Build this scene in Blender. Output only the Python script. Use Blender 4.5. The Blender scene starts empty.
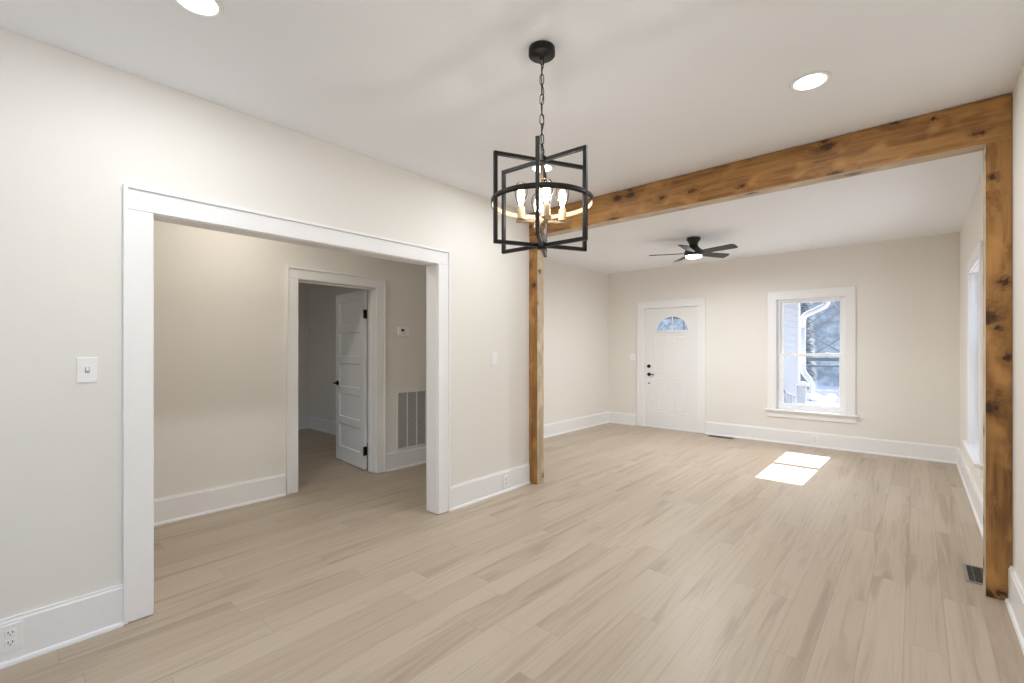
import bpy, bmesh, math, random
from mathutils import Vector, Matrix
random.seed(7)
R = math.radians
sc = bpy.context.scene
COL = sc.collection

# ------------------------------------------------------------------ camera
CAM_H = 1.3636
cam_data = bpy.data.cameras.new('camera')
cam_data.sensor_fit = 'HORIZONTAL'; cam_data.sensor_width = 36.0
cam_data.lens = 459.5 / 1024 * 36.0
cam_data.shift_y = 7.0 / 1024
cam_data.clip_start = 0.02; cam_data.clip_end = 400
cam = bpy.data.objects.new('camera', cam_data); COL.objects.link(cam)
cam.location = (0, 0, CAM_H); cam.rotation_euler = (R(90), 0, R(41.278))
sc.camera = cam

# ------------------------------------------------------------------ view, world, sun, daylight portals
sc.view_settings.view_transform = 'Standard'; sc.view_settings.look = 'None'
sc.view_settings.gamma = 1.0; sc.view_settings.use_curve_mapping = False
sc.view_settings.exposure = 0.36
cy = sc.cycles
cy.use_denoising = True
cy.max_bounces = 16; cy.diffuse_bounces = 10; cy.glossy_bounces = 6
cy.transmission_bounces = 8; cy.transparent_max_bounces = 16
cy.sample_clamp_indirect = 6.0
cy.caustics_reflective = False; cy.caustics_refractive = False

SKY = 0.48
SUN = 12.0
CAN_W = 9.0
BULB_GLOW = 82.0
FAN_W = 38.0
HALL_FILL_W = 7.0
BEDROOM_FILL_W = 4.0

world = bpy.data.worlds.new('world'); sc.world = world; world.use_nodes = True
wn = world.node_tree.nodes; wl = world.node_tree.links
for n in list(wn): wn.remove(n)
wo = wn.new('ShaderNodeOutputWorld'); bg = wn.new('ShaderNodeBackground')
sky = wn.new('ShaderNodeTexSky'); sky.sky_type = 'NISHITA'; sky.sun_disc = False
sky.sun_elevation = R(43); sky.sun_rotation = R(0); sky.air_density = 1.0; sky.dust_density = 3.0
wl.new(sky.outputs['Color'], bg.inputs['Color']); wl.new(bg.outputs[0], wo.inputs[0])
bg.inputs['Strength'].default_value = SKY

def add_light(name, kind, loc, energy, rot=(0, 0, 0), color=(1, 1, 1), **kw):
    d = bpy.data.lights.new(name, kind); d.energy = energy; d.color = color
    for k, v in kw.items():
        if hasattr(d, k): setattr(d, k, v)
    o = bpy.data.objects.new(name, d); COL.objects.link(o)
    o.location = loc; o.rotation_euler = rot
    return o

# sunlight falls through the front window straight down the room
sun_dir = Vector((-0.03, -1.0, -0.86))
sun = add_light('sun', 'SUN', (-1, 14, 12), SUN, color=(1, 0.98, 0.95), angle=R(0.35))
sun.rotation_euler = sun_dir.to_track_quat('-Z', 'Y').to_euler()

def portal(name, loc, rot, sx, sy):
    o = add_light(name, 'AREA', loc, 1.0, rot, shape='RECTANGLE', size=sx, size_y=sy)
    o.data.cycles.is_portal = True
    return o
portal('front_window_portal', (-1.11, 7.75, 1.28), (R(-90), 0, 0), 0.8, 1.6)
portal('right_window_portal', (0.57, 5.58, 1.28), (0, R(90), 0), 1.6, 0.95)
portal('added_back_window_portal', (-1.05, -1.78, 1.45), (R(90), 0, 0), 2.0, 1.5)
portal('added_side_window_portal', (0.58, -0.90, 1.35), (0, R(90), 0), 1.6, 0.95)
portal('added_back_window_portal', (-5.6, -1.78, 1.45), (R(90), 0, 0), 1.2, 1.5)

# ------------------------------------------------------------------ materials
def new_mat(name):
    m = bpy.data.materials.new(name); m.use_nodes = True
    nt = m.node_tree
    return m, nt, nt.nodes['Principled BSDF'], nt.nodes['Material Output']

def N(nt, typ, **kw):
    n = nt.nodes.new(typ)
    for k, v in kw.items(): setattr(n, k, v)
    return n

def math_node(nt, op, a, b=None, c=None):
    n = N(nt, 'ShaderNodeMath', operation=op)
    for i, v in enumerate((a, b, c)):
        if v is None: continue
        if isinstance(v, (int, float)): n.inputs[i].default_value = v
        else: nt.links.new(v, n.inputs[i])
    return n.outputs[0]

def mix_col(nt, fac, a, b, blend='MIX'):
    n = N(nt, 'ShaderNodeMix', data_type='RGBA', blend_type=blend)
    for sock, v in ((0, fac), (6, a), (7, b)):
        if isinstance(v, (int, float)): n.inputs[sock].default_value = v
        elif isinstance(v, tuple): n.inputs[sock].default_value = (*v, 1) if len(v) == 3 else v
        else: nt.links.new(v, n.inputs[sock])
    return n.outputs[2]

def smooth(nt, v, lo, hi):
    n = N(nt, 'ShaderNodeMapRange', interpolation_type='SMOOTHSTEP')
    nt.links.new(v, n.inputs[0]); n.inputs[1].default_value = lo; n.inputs[2].default_value = hi
    return n.outputs[0]

def plain(name, col, rough=0.5, metal=0.0, bump=0.0, bscale=200.0, spec=0.5, var=0.0):
    """paint, plastic or metal with a faint procedural texture"""
    m, nt, b, out = new_mat(name)
    b.inputs['Roughness'].default_value = rough; b.inputs['Metallic'].default_value = metal
    b.inputs['Specular IOR Level'].default_value = spec
    tc = N(nt, 'ShaderNodeTexCoord')
    no = N(nt, 'ShaderNodeTexNoise'); no.inputs['Scale'].default_value = bscale
    nt.links.new(tc.outputs['Object'], no.inputs['Vector'])
    v = max(var, 0.02)
    lo = tuple(c * (1 - v) for c in col); hi = tuple(min(1, c * (1 + v)) for c in col)
    nt.links.new(mix_col(nt, no.outputs['Fac'], lo, hi), b.inputs['Base Color'])
    if bump:
        bp = N(nt, 'ShaderNodeBump'); bp.inputs['Strength'].default_value = bump; bp.inputs['Distance'].default_value = 0.002
        nt.links.new(no.outputs['Fac'], bp.inputs['Height']); nt.links.new(bp.outputs[0], b.inputs['Normal'])
    return m

def emit(name, col, strength):
    m = bpy.data.materials.new(name); m.use_nodes = True
    nt = m.node_tree
    for n in list(nt.nodes): nt.nodes.remove(n)
    o = N(nt, 'ShaderNodeOutputMaterial'); e = N(nt, 'ShaderNodeEmission')
    e.inputs[0].default_value = (*col, 1); e.inputs[1].default_value = strength
    nt.links.new(e.outputs[0], o.inputs[0])
    return m

def glass_mat(name, tint=(1, 1, 1), refl=0.05):
    m = bpy.data.materials.new(name); m.use_nodes = True
    nt = m.node_tree
    for n in list(nt.nodes): nt.nodes.remove(n)
    o = N(nt, 'ShaderNodeOutputMaterial'); t = N(nt, 'ShaderNodeBsdfTransparent'); g = N(nt, 'ShaderNodeBsdfGlossy')
    g.inputs['Roughness'].default_value = 0.02
    t.inputs[0].default_value = (*tint, 1)
    mx = N(nt, 'ShaderNodeMixShader'); lw = N(nt, 'ShaderNodeLayerWeight'); lw.inputs['Blend'].default_value = refl
    nt.links.new(lw.outputs['Fresnel'], mx.inputs[0])
    nt.links.new(t.outputs[0], mx.inputs[1]); nt.links.new(g.outputs[0], mx.inputs[2]); nt.links.new(mx.outputs[0], o.inputs[0])
    return m

def floor_mat():
    m, nt, b, out = new_mat('vinyl_plank')
    tc = N(nt, 'ShaderNodeTexCoord'); sp = N(nt, 'ShaderNodeSeparateXYZ'); nt.links.new(tc.outputs['Object'], sp.inputs[0])
    X, Y = sp.outputs[0], sp.outputs[1]
    W, L = 0.152, 1.22
    xr = math_node(nt, 'DIVIDE', math_node(nt, 'ADD', X, 20.409), W); row = math_node(nt, 'FLOOR', xr)
    wn_ = N(nt, 'ShaderNodeTexWhiteNoise', noise_dimensions='1D'); nt.links.new(row, wn_.inputs['W'])
    yr = math_node(nt, 'ADD', math_node(nt, 'DIVIDE', math_node(nt, 'ADD', Y, 20.0), L), wn_.outputs['Value'])
    colm = math_node(nt, 'FLOOR', yr)
    cmb = N(nt, 'ShaderNodeCombineXYZ'); nt.links.new(row, cmb.inputs[0]); nt.links.new(colm, cmb.inputs[1])
    wn2 = N(nt, 'ShaderNodeTexWhiteNoise', noise_dimensions='3D'); nt.links.new(cmb.outputs[0], wn2.inputs['Vector'])
    rnd = wn2.outputs['Value']
    # grain, shifted for each plank
    off = math_node(nt, 'MULTIPLY', rnd, 37.0)
    def grain(sx, sy, scale, detail, dist=0.0, rough=0.6):
        c = N(nt, 'ShaderNodeCombineXYZ')
        nt.links.new(math_node(nt, 'ADD', math_node(nt, 'MULTIPLY', X, sx), off), c.inputs[0])
        nt.links.new(math_node(nt, 'ADD', math_node(nt, 'MULTIPLY', Y, sy), off), c.inputs[1])
        nt.links.new(off, c.inputs[2])
        n = N(nt, 'ShaderNodeTexNoise'); nt.links.new(c.outputs[0], n.inputs['Vector'])
        n.inputs['Scale'].default_value = scale; n.inputs['Detail'].default_value = detail
        n.inputs['Roughness'].default_value = rough; n.inputs['Distortion'].default_value = dist
        return n.outputs['Fac']
    fine = grain(60, 1.5, 1.0, 5, 0.4)
    broad = grain(9, 0.6, 1.0, 3, 0.9)
    pore = grain(140, 9, 1.0, 2)
    base = mix_col(nt, smooth(nt, rnd, 0.0, 1.0), (0.45, 0.368, 0.28), (0.50, 0.418, 0.327))
    streak = mix_col(nt, math_node(nt, 'MULTIPLY', smooth(nt, broad, 0.50, 0.72), 0.54), base, (0.285, 0.215, 0.155))
    g2 = mix_col(nt, math_node(nt, 'MULTIPLY', smooth(nt, fine, 0.48, 0.74), 0.36), streak, (0.31, 0.24, 0.178))
    g3 = mix_col(nt, math_node(nt, 'MULTIPLY', smooth(nt, pore, 0.60, 0.78), 0.22), g2, (0.56, 0.475, 0.39))
    # joints
    fx = math_node(nt, 'FRACT', xr); fy = math_node(nt, 'FRACT', yr)
    ex = math_node(nt, 'MULTIPLY', math_node(nt, 'MINIMUM', fx, math_node(nt, 'SUBTRACT', 1.0, fx)), W)
    ey = math_node(nt, 'MULTIPLY', math_node(nt, 'MINIMUM', fy, math_node(nt, 'SUBTRACT', 1.0, fy)), L)
    edge = smooth(nt, math_node(nt, 'MINIMUM', ex, ey), 0.0006, 0.0024)
    g4 = mix_col(nt, math_node(nt, 'ADD', math_node(nt, 'MULTIPLY', edge, 0.30), 0.70), (0.17, 0.12, 0.085), g3)
    nt.links.new(g4, b.inputs['Base Color'])
    ro = N(nt, 'ShaderNodeMapRange'); nt.links.new(fine, ro.inputs[0])
    ro.inputs[3].default_value = 0.36; ro.inputs[4].default_value = 0.50
    nt.links.new(ro.outputs[0], b.inputs['Roughness'])
    b.inputs['Specular IOR Level'].default_value = 0.36
    bp = N(nt, 'ShaderNodeBump'); bp.inputs['Strength'].default_value = 0.12; bp.inputs['Distance'].default_value = 0.001
    nt.links.new(math_node(nt, 'ADD', math_node(nt, 'MULTIPLY', fine, 0.4), edge), bp.inputs['Height'])
    nt.links.new(bp.outputs[0], b.inputs['Normal'])
    return m

def timber(name, axis, light, dark, knot, knots=1.0, rough=0.55, seed=0.0, sawn=0.0):
    """pine with grain along the axis and dark knots that bend it"""
    m, nt, b, out = new_mat(name)
    tc = N(nt, 'ShaderNodeTexCoord'); sp = N(nt, 'ShaderNodeSeparateXYZ'); nt.links.new(tc.outputs['Object'], sp.inputs[0])
    o = {'X': (0, 1, 2), 'Z': (2, 0, 1)}[axis]
    A, B, Cc = (sp.outputs[i] for i in o)
    def vec(sa, sb, sc_):
        c = N(nt, 'ShaderNodeCombineXYZ')
        nt.links.new(math_node(nt, 'MULTIPLY_ADD', A, sa, seed), c.inputs[0])
        nt.links.new(math_node(nt, 'MULTIPLY', B, sb), c.inputs[1]); nt.links.new(math_node(nt, 'MULTIPLY', Cc, sc_), c.inputs[2])
        return c.outputs[0]
    BC = math_node(nt, 'ADD', B, Cc)
    kv = N(nt, 'ShaderNodeCombineXYZ'); nt.links.new(math_node(nt, 'MULTIPLY_ADD', A, {'X': 3.6, 'Z': 4.8}[axis], seed), kv.inputs[0]); nt.links.new(math_node(nt, 'MULTIPLY_ADD', BC, {'X': 6.5, 'Z': 4.2}[axis], seed * 3.7), kv.inputs[1])
    vo = N(nt, 'ShaderNodeTexVoronoi', voronoi_dimensions='2D'); nt.links.new(kv.outputs[0], vo.inputs['Vector']); vo.inputs['Scale'].default_value = 1.0
    D = vo.outputs['Distance']
    keep = N(nt, 'ShaderNodeSeparateColor'); nt.links.new(vo.outputs['Color'], keep.inputs[0])
    kk = math_node(nt, 'GREATER_THAN', keep.outputs[0], 1 - 0.75 * knots)
    kdist = N(nt, 'ShaderNodeTexNoise'); nt.links.new(vec(11, 11, 11), kdist.inputs['Vector']); kdist.inputs['Detail'].default_value = 2
    D2 = math_node(nt, 'ADD', D, math_node(nt, 'MULTIPLY', math_node(nt, 'SUBTRACT', kdist.outputs['Fac'], 0.5), 0.26))
    D2 = math_node(nt, 'DIVIDE', D2, math_node(nt, 'MULTIPLY_ADD', keep.outputs[1], 1.1, 0.45))
    core = math_node(nt, 'MULTIPLY', math_node(nt, 'SUBTRACT', 1.0, smooth(nt, D2, 0.05, 0.16)), kk)
    halo = math_node(nt, 'MULTIPLY', math_node(nt, 'SUBTRACT', 1.0, smooth(nt, D2, 0.06, 0.46)), kk)
    g = N(nt, 'ShaderNodeTexNoise'); g.inputs['Detail'].default_value = 6; g.inputs['Roughness'].default_value = 0.6
    gv = N(nt, 'ShaderNodeVectorMath', operation='ADD'); nt.links.new(vec(2.2, 34, 34), gv.inputs[0])
    bend = N(nt, 'ShaderNodeCombineXYZ'); nt.links.new(math_node(nt, 'MULTIPLY', halo, 2.0), bend.inputs[1]); nt.links.new(math_node(nt, 'MULTIPLY', halo, 2.0), bend.inputs[2])
    nt.links.new(bend.outputs[0], gv.inputs[1]); nt.links.new(gv.outputs[0], g.inputs['Vector']); g.inputs['Scale'].default_value = 1.0
    br = N(nt, 'ShaderNodeTexNoise'); nt.links.new(vec(0.9, 9, 9), br.inputs['Vector']); br.inputs['Detail'].default_value = 3; br.inputs['Scale'].default_value = 1.0
    f = math_node(nt, 'ADD', math_node(nt, 'MULTIPLY', smooth(nt, g.outputs['Fac'], 0.36, 0.70), 0.62), math_node(nt, 'MULTIPLY', smooth(nt, br.outputs['Fac'], 0.38, 0.66), 0.34))
    blot = N(nt, 'ShaderNodeTexNoise'); nt.links.new(vec(3.0, 5, 5), blot.inputs['Vector']); blot.inputs['Detail'].default_value = 2; blot.inputs['Scale'].default_value = 1.6
    c0 = mix_col(nt, f, light, dark)
    c1 = mix_col(nt, smooth(nt, blot.outputs['Fac'], 0.5, 0.72), c0, tuple(min(1, c * 1.18) for c in light))
    c2 = mix_col(nt, math_node(nt, 'MULTIPLY', halo, 0.50), c1, dark)
    c3 = mix_col(nt, math_node(nt, 'MULTIPLY', core, 0.9), c2, knot)
    nt.links.new(c3, b.inputs['Base Color']); b.inputs['Roughness'].default_value = rough
    b.inputs['Specular IOR Level'].default_value = 0.3
    bp = N(nt, 'ShaderNodeBump'); bp.inputs['Strength'].default_value = 0.35; bp.inputs['Distance'].default_value = 0.003
    nt.links.new(math_node(nt, 'SUBTRACT', g.outputs['Fac'], core), bp.inputs['Height']); nt.links.new(bp.outputs[0], b.inputs['Normal'])
    return m

M = {}
M['wall'] = plain('wall_paint', (0.81, 0.787, 0.742), 0.85, bump=0.10, bscale=160, spec=0.25)
M['ceil'] = plain('ceiling_paint', (0.865, 0.888, 0.92), 0.9, bump=0.12, bscale=120, spec=0.2)
M['trim'] = plain('trim_paint', (0.86, 0.86, 0.86), 0.38, bump=0.02, bscale=60, spec=0.45)
M['door'] = plain('door_paint', (0.83, 0.83, 0.83), 0.4, bump=0.03, bscale=80, spec=0.45)
M['plastic'] = plain('white_plastic', (0.88, 0.88, 0.88), 0.3)
M['grey_plastic'] = plain('grey_plastic', (0.36, 0.36, 0.36), 0.4)
M['vinyl'] = plain('window_vinyl', (0.87, 0.88, 0.9), 0.35)
M['black'] = plain('black_metal', (0.018, 0.017, 0.016), 0.42, 0.6, bump=0.05, bscale=300)
M['bronze'] = plain('dark_bronze', (0.02, 0.018, 0.016), 0.35, 0.8)
M['fan_black'] = plain('fan_black', (0.022, 0.02, 0.019), 0.45)
M['slot'] = plain('dark_slot', (0.03, 0.03, 0.03), 0.6)
M['brass'] = plain('weathered_wood_finish', (0.44, 0.31, 0.185), 0.5, 0.1, bump=0.2, bscale=90, var=0.15)
M['lens'] = emit('lamp_lens', (1, 0.97, 0.92), 9.0)
M['filament'] = emit('glowing_filament', (1, 0.965, 0.93), BULB_GLOW)
M['bulb'] = glass_mat('bulb_glass', (1, 0.97, 0.92), 0.12)
M['glass'] = glass_mat('window_glass', (0.97, 0.985, 1.0), 0.04)
M['register'] = plain('bronze_register', (0.10, 0.085, 0.07), 0.45, 0.5)
M['pewter'] = plain('pewter_register', (0.30, 0.28, 0.25), 0.4, 0.6)
M['grille'] = plain('grille_enamel', (0.80, 0.79, 0.77), 0.45)
M['louvre'] = plain('shaded_louvre_enamel', (0.55, 0.54, 0.53), 0.5)  # slats greyer than the frame to imitate shade between them
M['duct'] = plain('duct_shadow', (0.16, 0.155, 0.15), 0.8)
M['lcd'] = plain('display', (0.05, 0.055, 0.05), 0.2)
M['floor'] = floor_mat()
ST_L, ST_D, KN = (0.40, 0.205, 0.066), (0.145, 0.060, 0.017), (0.045, 0.02, 0.009)
M['beam_stain'] = timber('stained_pine', 'X', ST_L, ST_D, KN, 1.0)
M['beam_raw'] = timber('raw_pine', 'X', (0.62, 0.50, 0.37), (0.42, 0.32, 0.22), (0.16, 0.11, 0.08), 0.4, seed=4.0)
M['post_stain'] = timber('stained_pine_upright', 'Z', ST_L, ST_D, KN, 1.0, seed=2.3)
M['post_raw'] = timber('raw_pine_upright', 'Z', (0.60, 0.49, 0.35), (0.38, 0.29, 0.19), (0.08, 0.06, 0.045), 0.95, seed=8.1)
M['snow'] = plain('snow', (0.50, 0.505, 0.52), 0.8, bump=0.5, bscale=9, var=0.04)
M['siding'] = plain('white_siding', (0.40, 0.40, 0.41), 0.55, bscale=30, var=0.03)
M['bark'] = plain('bark', (0.20, 0.20, 0.20), 0.9, bump=0.8, bscale=22, var=0.35)
M['needles'] = plain('hazed_evergreen_needles', (0.37, 0.38, 0.37), 0.8, bscale=14, var=0.5)  # lightened, with distance haze put into the colour
M['needles_snow_haze'] = plain('snowy_hazed_needles', (0.47, 0.475, 0.47), 0.8, bscale=14, var=0.2)  # snow on the needles plus distance haze put into the colour
def hill_mat():
    m, nt, b, out = new_mat('wooded_hillside')
    tc = N(nt, 'ShaderNodeTexCoord'); a = N(nt, 'ShaderNodeTexNoise'); a.inputs['Scale'].default_value = 0.55; a.inputs['Detail'].default_value = 9; a.inputs['Roughness'].default_value = 0.72
    nt.links.new(tc.outputs['Object'], a.inputs['Vector'])
    nt.links.new(mix_col(nt, smooth(nt, a.outputs['Fac'], 0.40, 0.62), (0.30, 0.29, 0.26), (0.60, 0.575, 0.53)), b.inputs['Base Color'])
    b.inputs['Roughness'].default_value = 0.95
    return m
M['hill'] = hill_mat()
M['gutter'] = plain('white_gutter_enamel', (0.50, 0.50, 0.53), 0.4)
M['shade_grey'] = plain('shade_grey_lumber', (0.36, 0.39, 0.45), 0.8, bump=0.3, bscale=30, var=0.2)  # grey-blue stands in for shade on the railing lumber
M['dark_rail'] = plain('dark_rail', (0.10, 0.12, 0.13), 0.6)

# ------------------------------------------------------------------ mesh helpers
def box(bm, x0, x1, y0, y1, z0, z1, mi=0):
    vs = [bm.verts.new(p) for p in ((x0, y0, z0), (x1, y0, z0), (x1, y1, z0), (x0, y1, z0), (x0, y0, z1), (x1, y0, z1), (x1, y1, z1), (x0, y1, z1))]
    fs = []
    for idx in ((3, 2, 1, 0), (4, 5, 6, 7), (0, 1, 5, 4), (1, 2, 6, 5), (2, 3, 7, 6), (3, 0, 4, 7)):
        f = bm.faces.new([vs[i] for i in idx]); f.material_index = mi; fs.append(f)
    return fs

def tube(bm, pts, r, n=10, closed=False, squash=1.0):
    """sweep a circle (or radii per point) along the points"""
    pts = [Vector(p) for p in pts]; k = len(pts)
    rad = r if isinstance(r, (list, tuple)) else [r] * k
    rings = []; prev = None
    for i, p in enumerate(pts):
        if closed: t = pts[(i + 1) % k] - pts[i - 1]
        else: t = pts[min(i + 1, k - 1)] - pts[max(i - 1, 0)]
        t.normalize()
        if prev is None:
            u = t.orthogonal().normalized()
        else:
            u = (prev - t * prev.dot(t)).normalized()
        prev = u; v = t.cross(u)
        rings.append([bm.verts.new(p + (u * math.cos(a) + v * math.sin(a) * squash) * rad[i]) for a in (2 * math.pi * j / n for j in range(n))])
    for i in range(k if closed else k - 1):
        a, b = rings[i], rings[(i + 1) % k]
        for j in range(n):
            f = bm.faces.new((a[j], a[(j + 1) % n], b[(j + 1) % n], b[j])); f.smooth = True
    if not closed:
        bm.faces.new(list(reversed(rings[0]))); bm.faces.new(rings[-1])

def bar(bm, a, b, w, h=None, up=(0, 0, 1)):
    """square bar from a to b"""
    h = h or w
    a, b = Vector(a), Vector(b); t = (b - a).normalized(); up = Vector(up)
    if abs(t.dot(up)) > 0.98: up = Vector((1, 0, 0))
    s = t.cross(up).normalized(); u = s.cross(t)
    q = [(s * sx * w / 2 + u * sy * h / 2) for sx, sy in ((-1, -1), (1, -1), (1, 1), (-1, 1))]
    A = [bm.verts.new(a + d) for d in q]; B = [bm.verts.new(b + d) for d in q]
    bm.faces.new(list(reversed(A))); bm.faces.new(B)
    for i in range(4): bm.faces.new((A[i], A[(i + 1) % 4], B[(i + 1) % 4], B[i]))

def lathe(bm, prof, c=(0, 0, 0), n=40, smooth_=True):
    """revolve (r, z) pairs about the vertical through c"""
    rings = []
    for r, z in prof:
        if r < 1e-6: rings.append([bm.verts.new((c[0], c[1], c[2] + z))])
        else: rings.append([bm.verts.new((c[0] + r * math.cos(2 * math.pi * j / n), c[1] + r * math.sin(2 * math.pi * j / n), c[2] + z)) for j in range(n)])
    for a, b in zip(rings, rings[1:]):
        for j in range(n):
            k = (j + 1) % n
            if len(a) == 1 and len(b) == 1: continue
            if len(a) == 1: f = bm.faces.new((a[0], b[j], b[k]))
            elif len(b) == 1: f = bm.faces.new((a[j], a[k], b[0]))
            else: f = bm.faces.new((a[j], a[k], b[k], b[j]))
            f.smooth = smooth_

def extrude_poly(bm, poly, axis, a0, a1):
    """2-D outline (list of (u, v)) extruded along an axis: 'x' -> (a,u,v), 'y' -> (u,a,v), 'z' -> (u,v,a)"""
    P = {'x': lambda u, v, a: (a, u, v), 'y': lambda u, v, a: (u, a, v), 'z': lambda u, v, a: (u, v, a)}[axis]
    A = [bm.verts.new(P(u, v, a0)) for u, v in poly]; B = [bm.verts.new(P(u, v, a1)) for u, v in poly]
    n = len(poly)
    bm.faces.new(A); bm.faces.new(list(reversed(B)))
    for i in range(n): bm.faces.new((A[i], B[i], B[(i + 1) % n], A[(i + 1) % n]))

def cells(bm, axis, a0, a1, us, vs, holes):
    """one slab made of a grid of cells with some left open; axis 'x' -> plane (y,z), 'y' -> plane (x,z), 'z' -> plane (x,y)"""
    P = {'x': lambda u, v, a: (a, u, v), 'y': lambda u, v, a: (u, a, v), 'z': lambda u, v, a: (u, v, a)}[axis]
    V = {}
    def vert(i, j, s):
        k = (i, j, s)
        if k not in V: V[k] = bm.verts.new(P(us[i], vs[j], a1 if s else a0))
        return V[k]
    nu, nv = len(us) - 1, len(vs) - 1
    solid = lambda i, j: 0 <= i < nu and 0 <= j < nv and (i, j) not in holes
    fr = {}
    for i in range(nu):
        for j in range(nv):
            if not solid(i, j): continue
            q = ((i, j), (i + 1, j), (i + 1, j + 1), (i, j + 1))
            for s in (0, 1):
                fr[(i, j, s)] = bm.faces.new([vert(a, b, s) for a, b in q])
            for (a, b), (c, d), ni, nj in ((q[0], q[1], i, j - 1), (q[1], q[2], i + 1, j), (q[2], q[3], i, j + 1), (q[3], q[0], i - 1, j)):
                if not solid(ni, nj): bm.faces.new((vert(a, b, 0), vert(c, d, 0), vert(c, d, 1), vert(a, b, 1)))
    return fr

def frame_bm(axis, a0, a1, u0, u1, v0, v1, w, wb=None, wt=None):
    """rectangular frame with bars of width w"""
    bm = bmesh.new()
    cells(bm, axis, a0, a1, [u0, u0 + w, u1 - w, u1], [v0, v0 + (wb or w), v1 - (wt or w), v1], {(1, 1)})
    return bm

def finish(bm, bevel=0.0, seg=2, angle=40):
    bmesh.ops.recalc_face_normals(bm, faces=bm.faces[:])
    if bevel:
        es = [e for e in bm.edges if len(e.link_faces) == 2 and e.calc_face_angle(0) > R(angle)]
        if es: bmesh.ops.bevel(bm, geom=es, offset=bevel, segments=seg, affect='EDGES', profile=0.5, clamp_overlap=True)

def obj(name, bm, mat, parent=None, bevel=0.0, seg=2, label=None):
    finish(bm, bevel, seg)
    me = bpy.data.meshes.new(name); bm.to_mesh(me); bm.free()
    for m in (mat if isinstance(mat, (list, tuple)) else [mat]): me.materials.append(m)
    o = bpy.data.objects.new(name, me); COL.objects.link(o)
    if parent: o.parent = parent
    if label: o['label'] = label
    return o

def tag(o, label, cat, group=None, kind=None):
    o['label'] = label; o['category'] = cat
    if group: o['group'] = group
    if kind: o['kind'] = kind
    return o

def thing(name, label, cat, loc=(0, 0, 0), rot=(0, 0, 0), group=None, kind=None):
    o = bpy.data.objects.new(name, None); COL.objects.link(o)
    o.location = loc; o.rotation_euler = rot; o.empty_display_size = 0.1
    return tag(o, label, cat, group, kind)

def copy_thing(root, loc, label, rot=None):
    r = root.copy(); COL.objects.link(r); r.location = loc; r['label'] = label
    if rot is not None: r.rotation_euler = rot
    for ch in list(root.children):
        c = ch.copy(); COL.objects.link(c); c.parent = r
        for g in list(ch.children):
            d = g.copy(); COL.objects.link(d); d.parent = c
    return r

def bx(name, mat, x0, x1, y0, y1, z0, z1, parent=None, bevel=0.0, label=None):
    bm = bmesh.new(); box(bm, x0, x1, y0, y1, z0, z1)
    return obj(name, bm, mat, parent, bevel, label=label)

# ------------------------------------------------------------------ room shell
H = 2.74
XL, XLB = -2.950, -3.075          # wall between dining room and hall
XH, XHB = -4.412, -4.560          # hall wall
XV = -4.272                       # left wall of the living room
XR, XRB = 0.392, 0.552            # right wall
YF, YFB = 7.565, 7.725            # front wall
YB = -1.60                        # wall behind the camera
YP0, YP1 = 3.62, 3.74             # line of posts and beam

fl = bx('floor', M['floor'], -8.1, 0.552, -1.76, 7.725, -0.12, 0.0)
tag(fl, 'pale greige wood-look plank floor running through all the rooms', 'floor', kind='structure')
ce = bx('ceiling', M['ceil'], -8.1, 0.552, -1.76, 7.725, H, H + 0.12)
tag(ce, 'flat white painted ceiling above the dining and living rooms', 'ceiling', kind='structure')

def wall(name, label, axis, a0, a1, us, vs, holes):
    bm = bmesh.new(); cells(bm, axis, a0, a1, us, vs, set(holes))
    o = obj(name, bm, M['wall']); return tag(o, label, 'wall', kind='structure')

OY0, OY1, OZ = 0.562, 2.424, 2.052      # cased opening to the hall
wall('wall_left', 'off-white dining room wall with the wide cased opening and light switches', 'x', XLB, XL,
     [YB, OY0 - 0.018, OY1 + 0.018, YP1], [0, OZ + 0.018, H], [(1, 0)])
HY0, HY1, HZ = 1.942, 2.775, 2.020      # hall doorway
wall('wall_hall', 'shaded beige hall wall seen through the wide cased opening', 'x', XHB, XH,
     [YB, HY0 - 0.018, HY1 + 0.018, YP1], [0, HZ + 0.018, H], [(1, 0)])
wall('wall_partition', 'end wall of the hall behind the left wooden post', 'y', YP0, YP1, [XH, XLB], [0, H], [])
wall('wall_living', 'blank off-white living room wall beyond the left wooden post', 'x', XV - 0.12, XV, [YP1, YF], [0, H], [])
DX0, DX1, DZ = -3.555, -2.650, 2.052    # front door
WX0, WX1, WZ0, WZ1 = -1.520, -0.705, 0.485, 2.067   # front window
wall('wall_front', 'beige far wall with the white entry door and the snowy window', 'y', YF, YFB,
     [-8.1, DX0 - 0.02, DX1 + 0.02, WX0 - 0.015, WX1 + 0.015, XRB], [0, WZ0 - 0.015, DZ + 0.01, WZ1 + 0.015, H],
     [(1, 0), (1, 1), (3, 1), (3, 2)])
RY0, RY1, RZ0, RZ1 = 5.115, 6.045, 0.485, 2.067     # window in the right wall
wall('wall_right', 'off-white right wall running behind the right wooden post', 'x', XR, XRB,
     [YB - 0.16, -1.365, -0.435, RY0 - 0.015, RY1 + 0.015, YF], [0, RZ0 - 0.015, RZ1 + 0.015, H], [(1, 1), (3, 1)])
wall('wall_back', 'dining room wall behind the camera with added windows', 'y', YB - 0.16, YB,
     [-8.1, -6.2, -5.0, -2.05, -0.05, XR], [0, 0.7, 2.2, H], [(1, 1), (3, 1)])
wall('wall_bedroom', 'shaded beige side wall of the dark bedroom beyond the open door', 'y', 3.635, 3.74, [-8.1, XHB], [0, H], [])
wall('wall_bedroom_end', 'far end wall of the dark bedroom beyond the open door', 'x', -8.1, -7.83, [YB, 3.635], [0, H], [])

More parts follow.
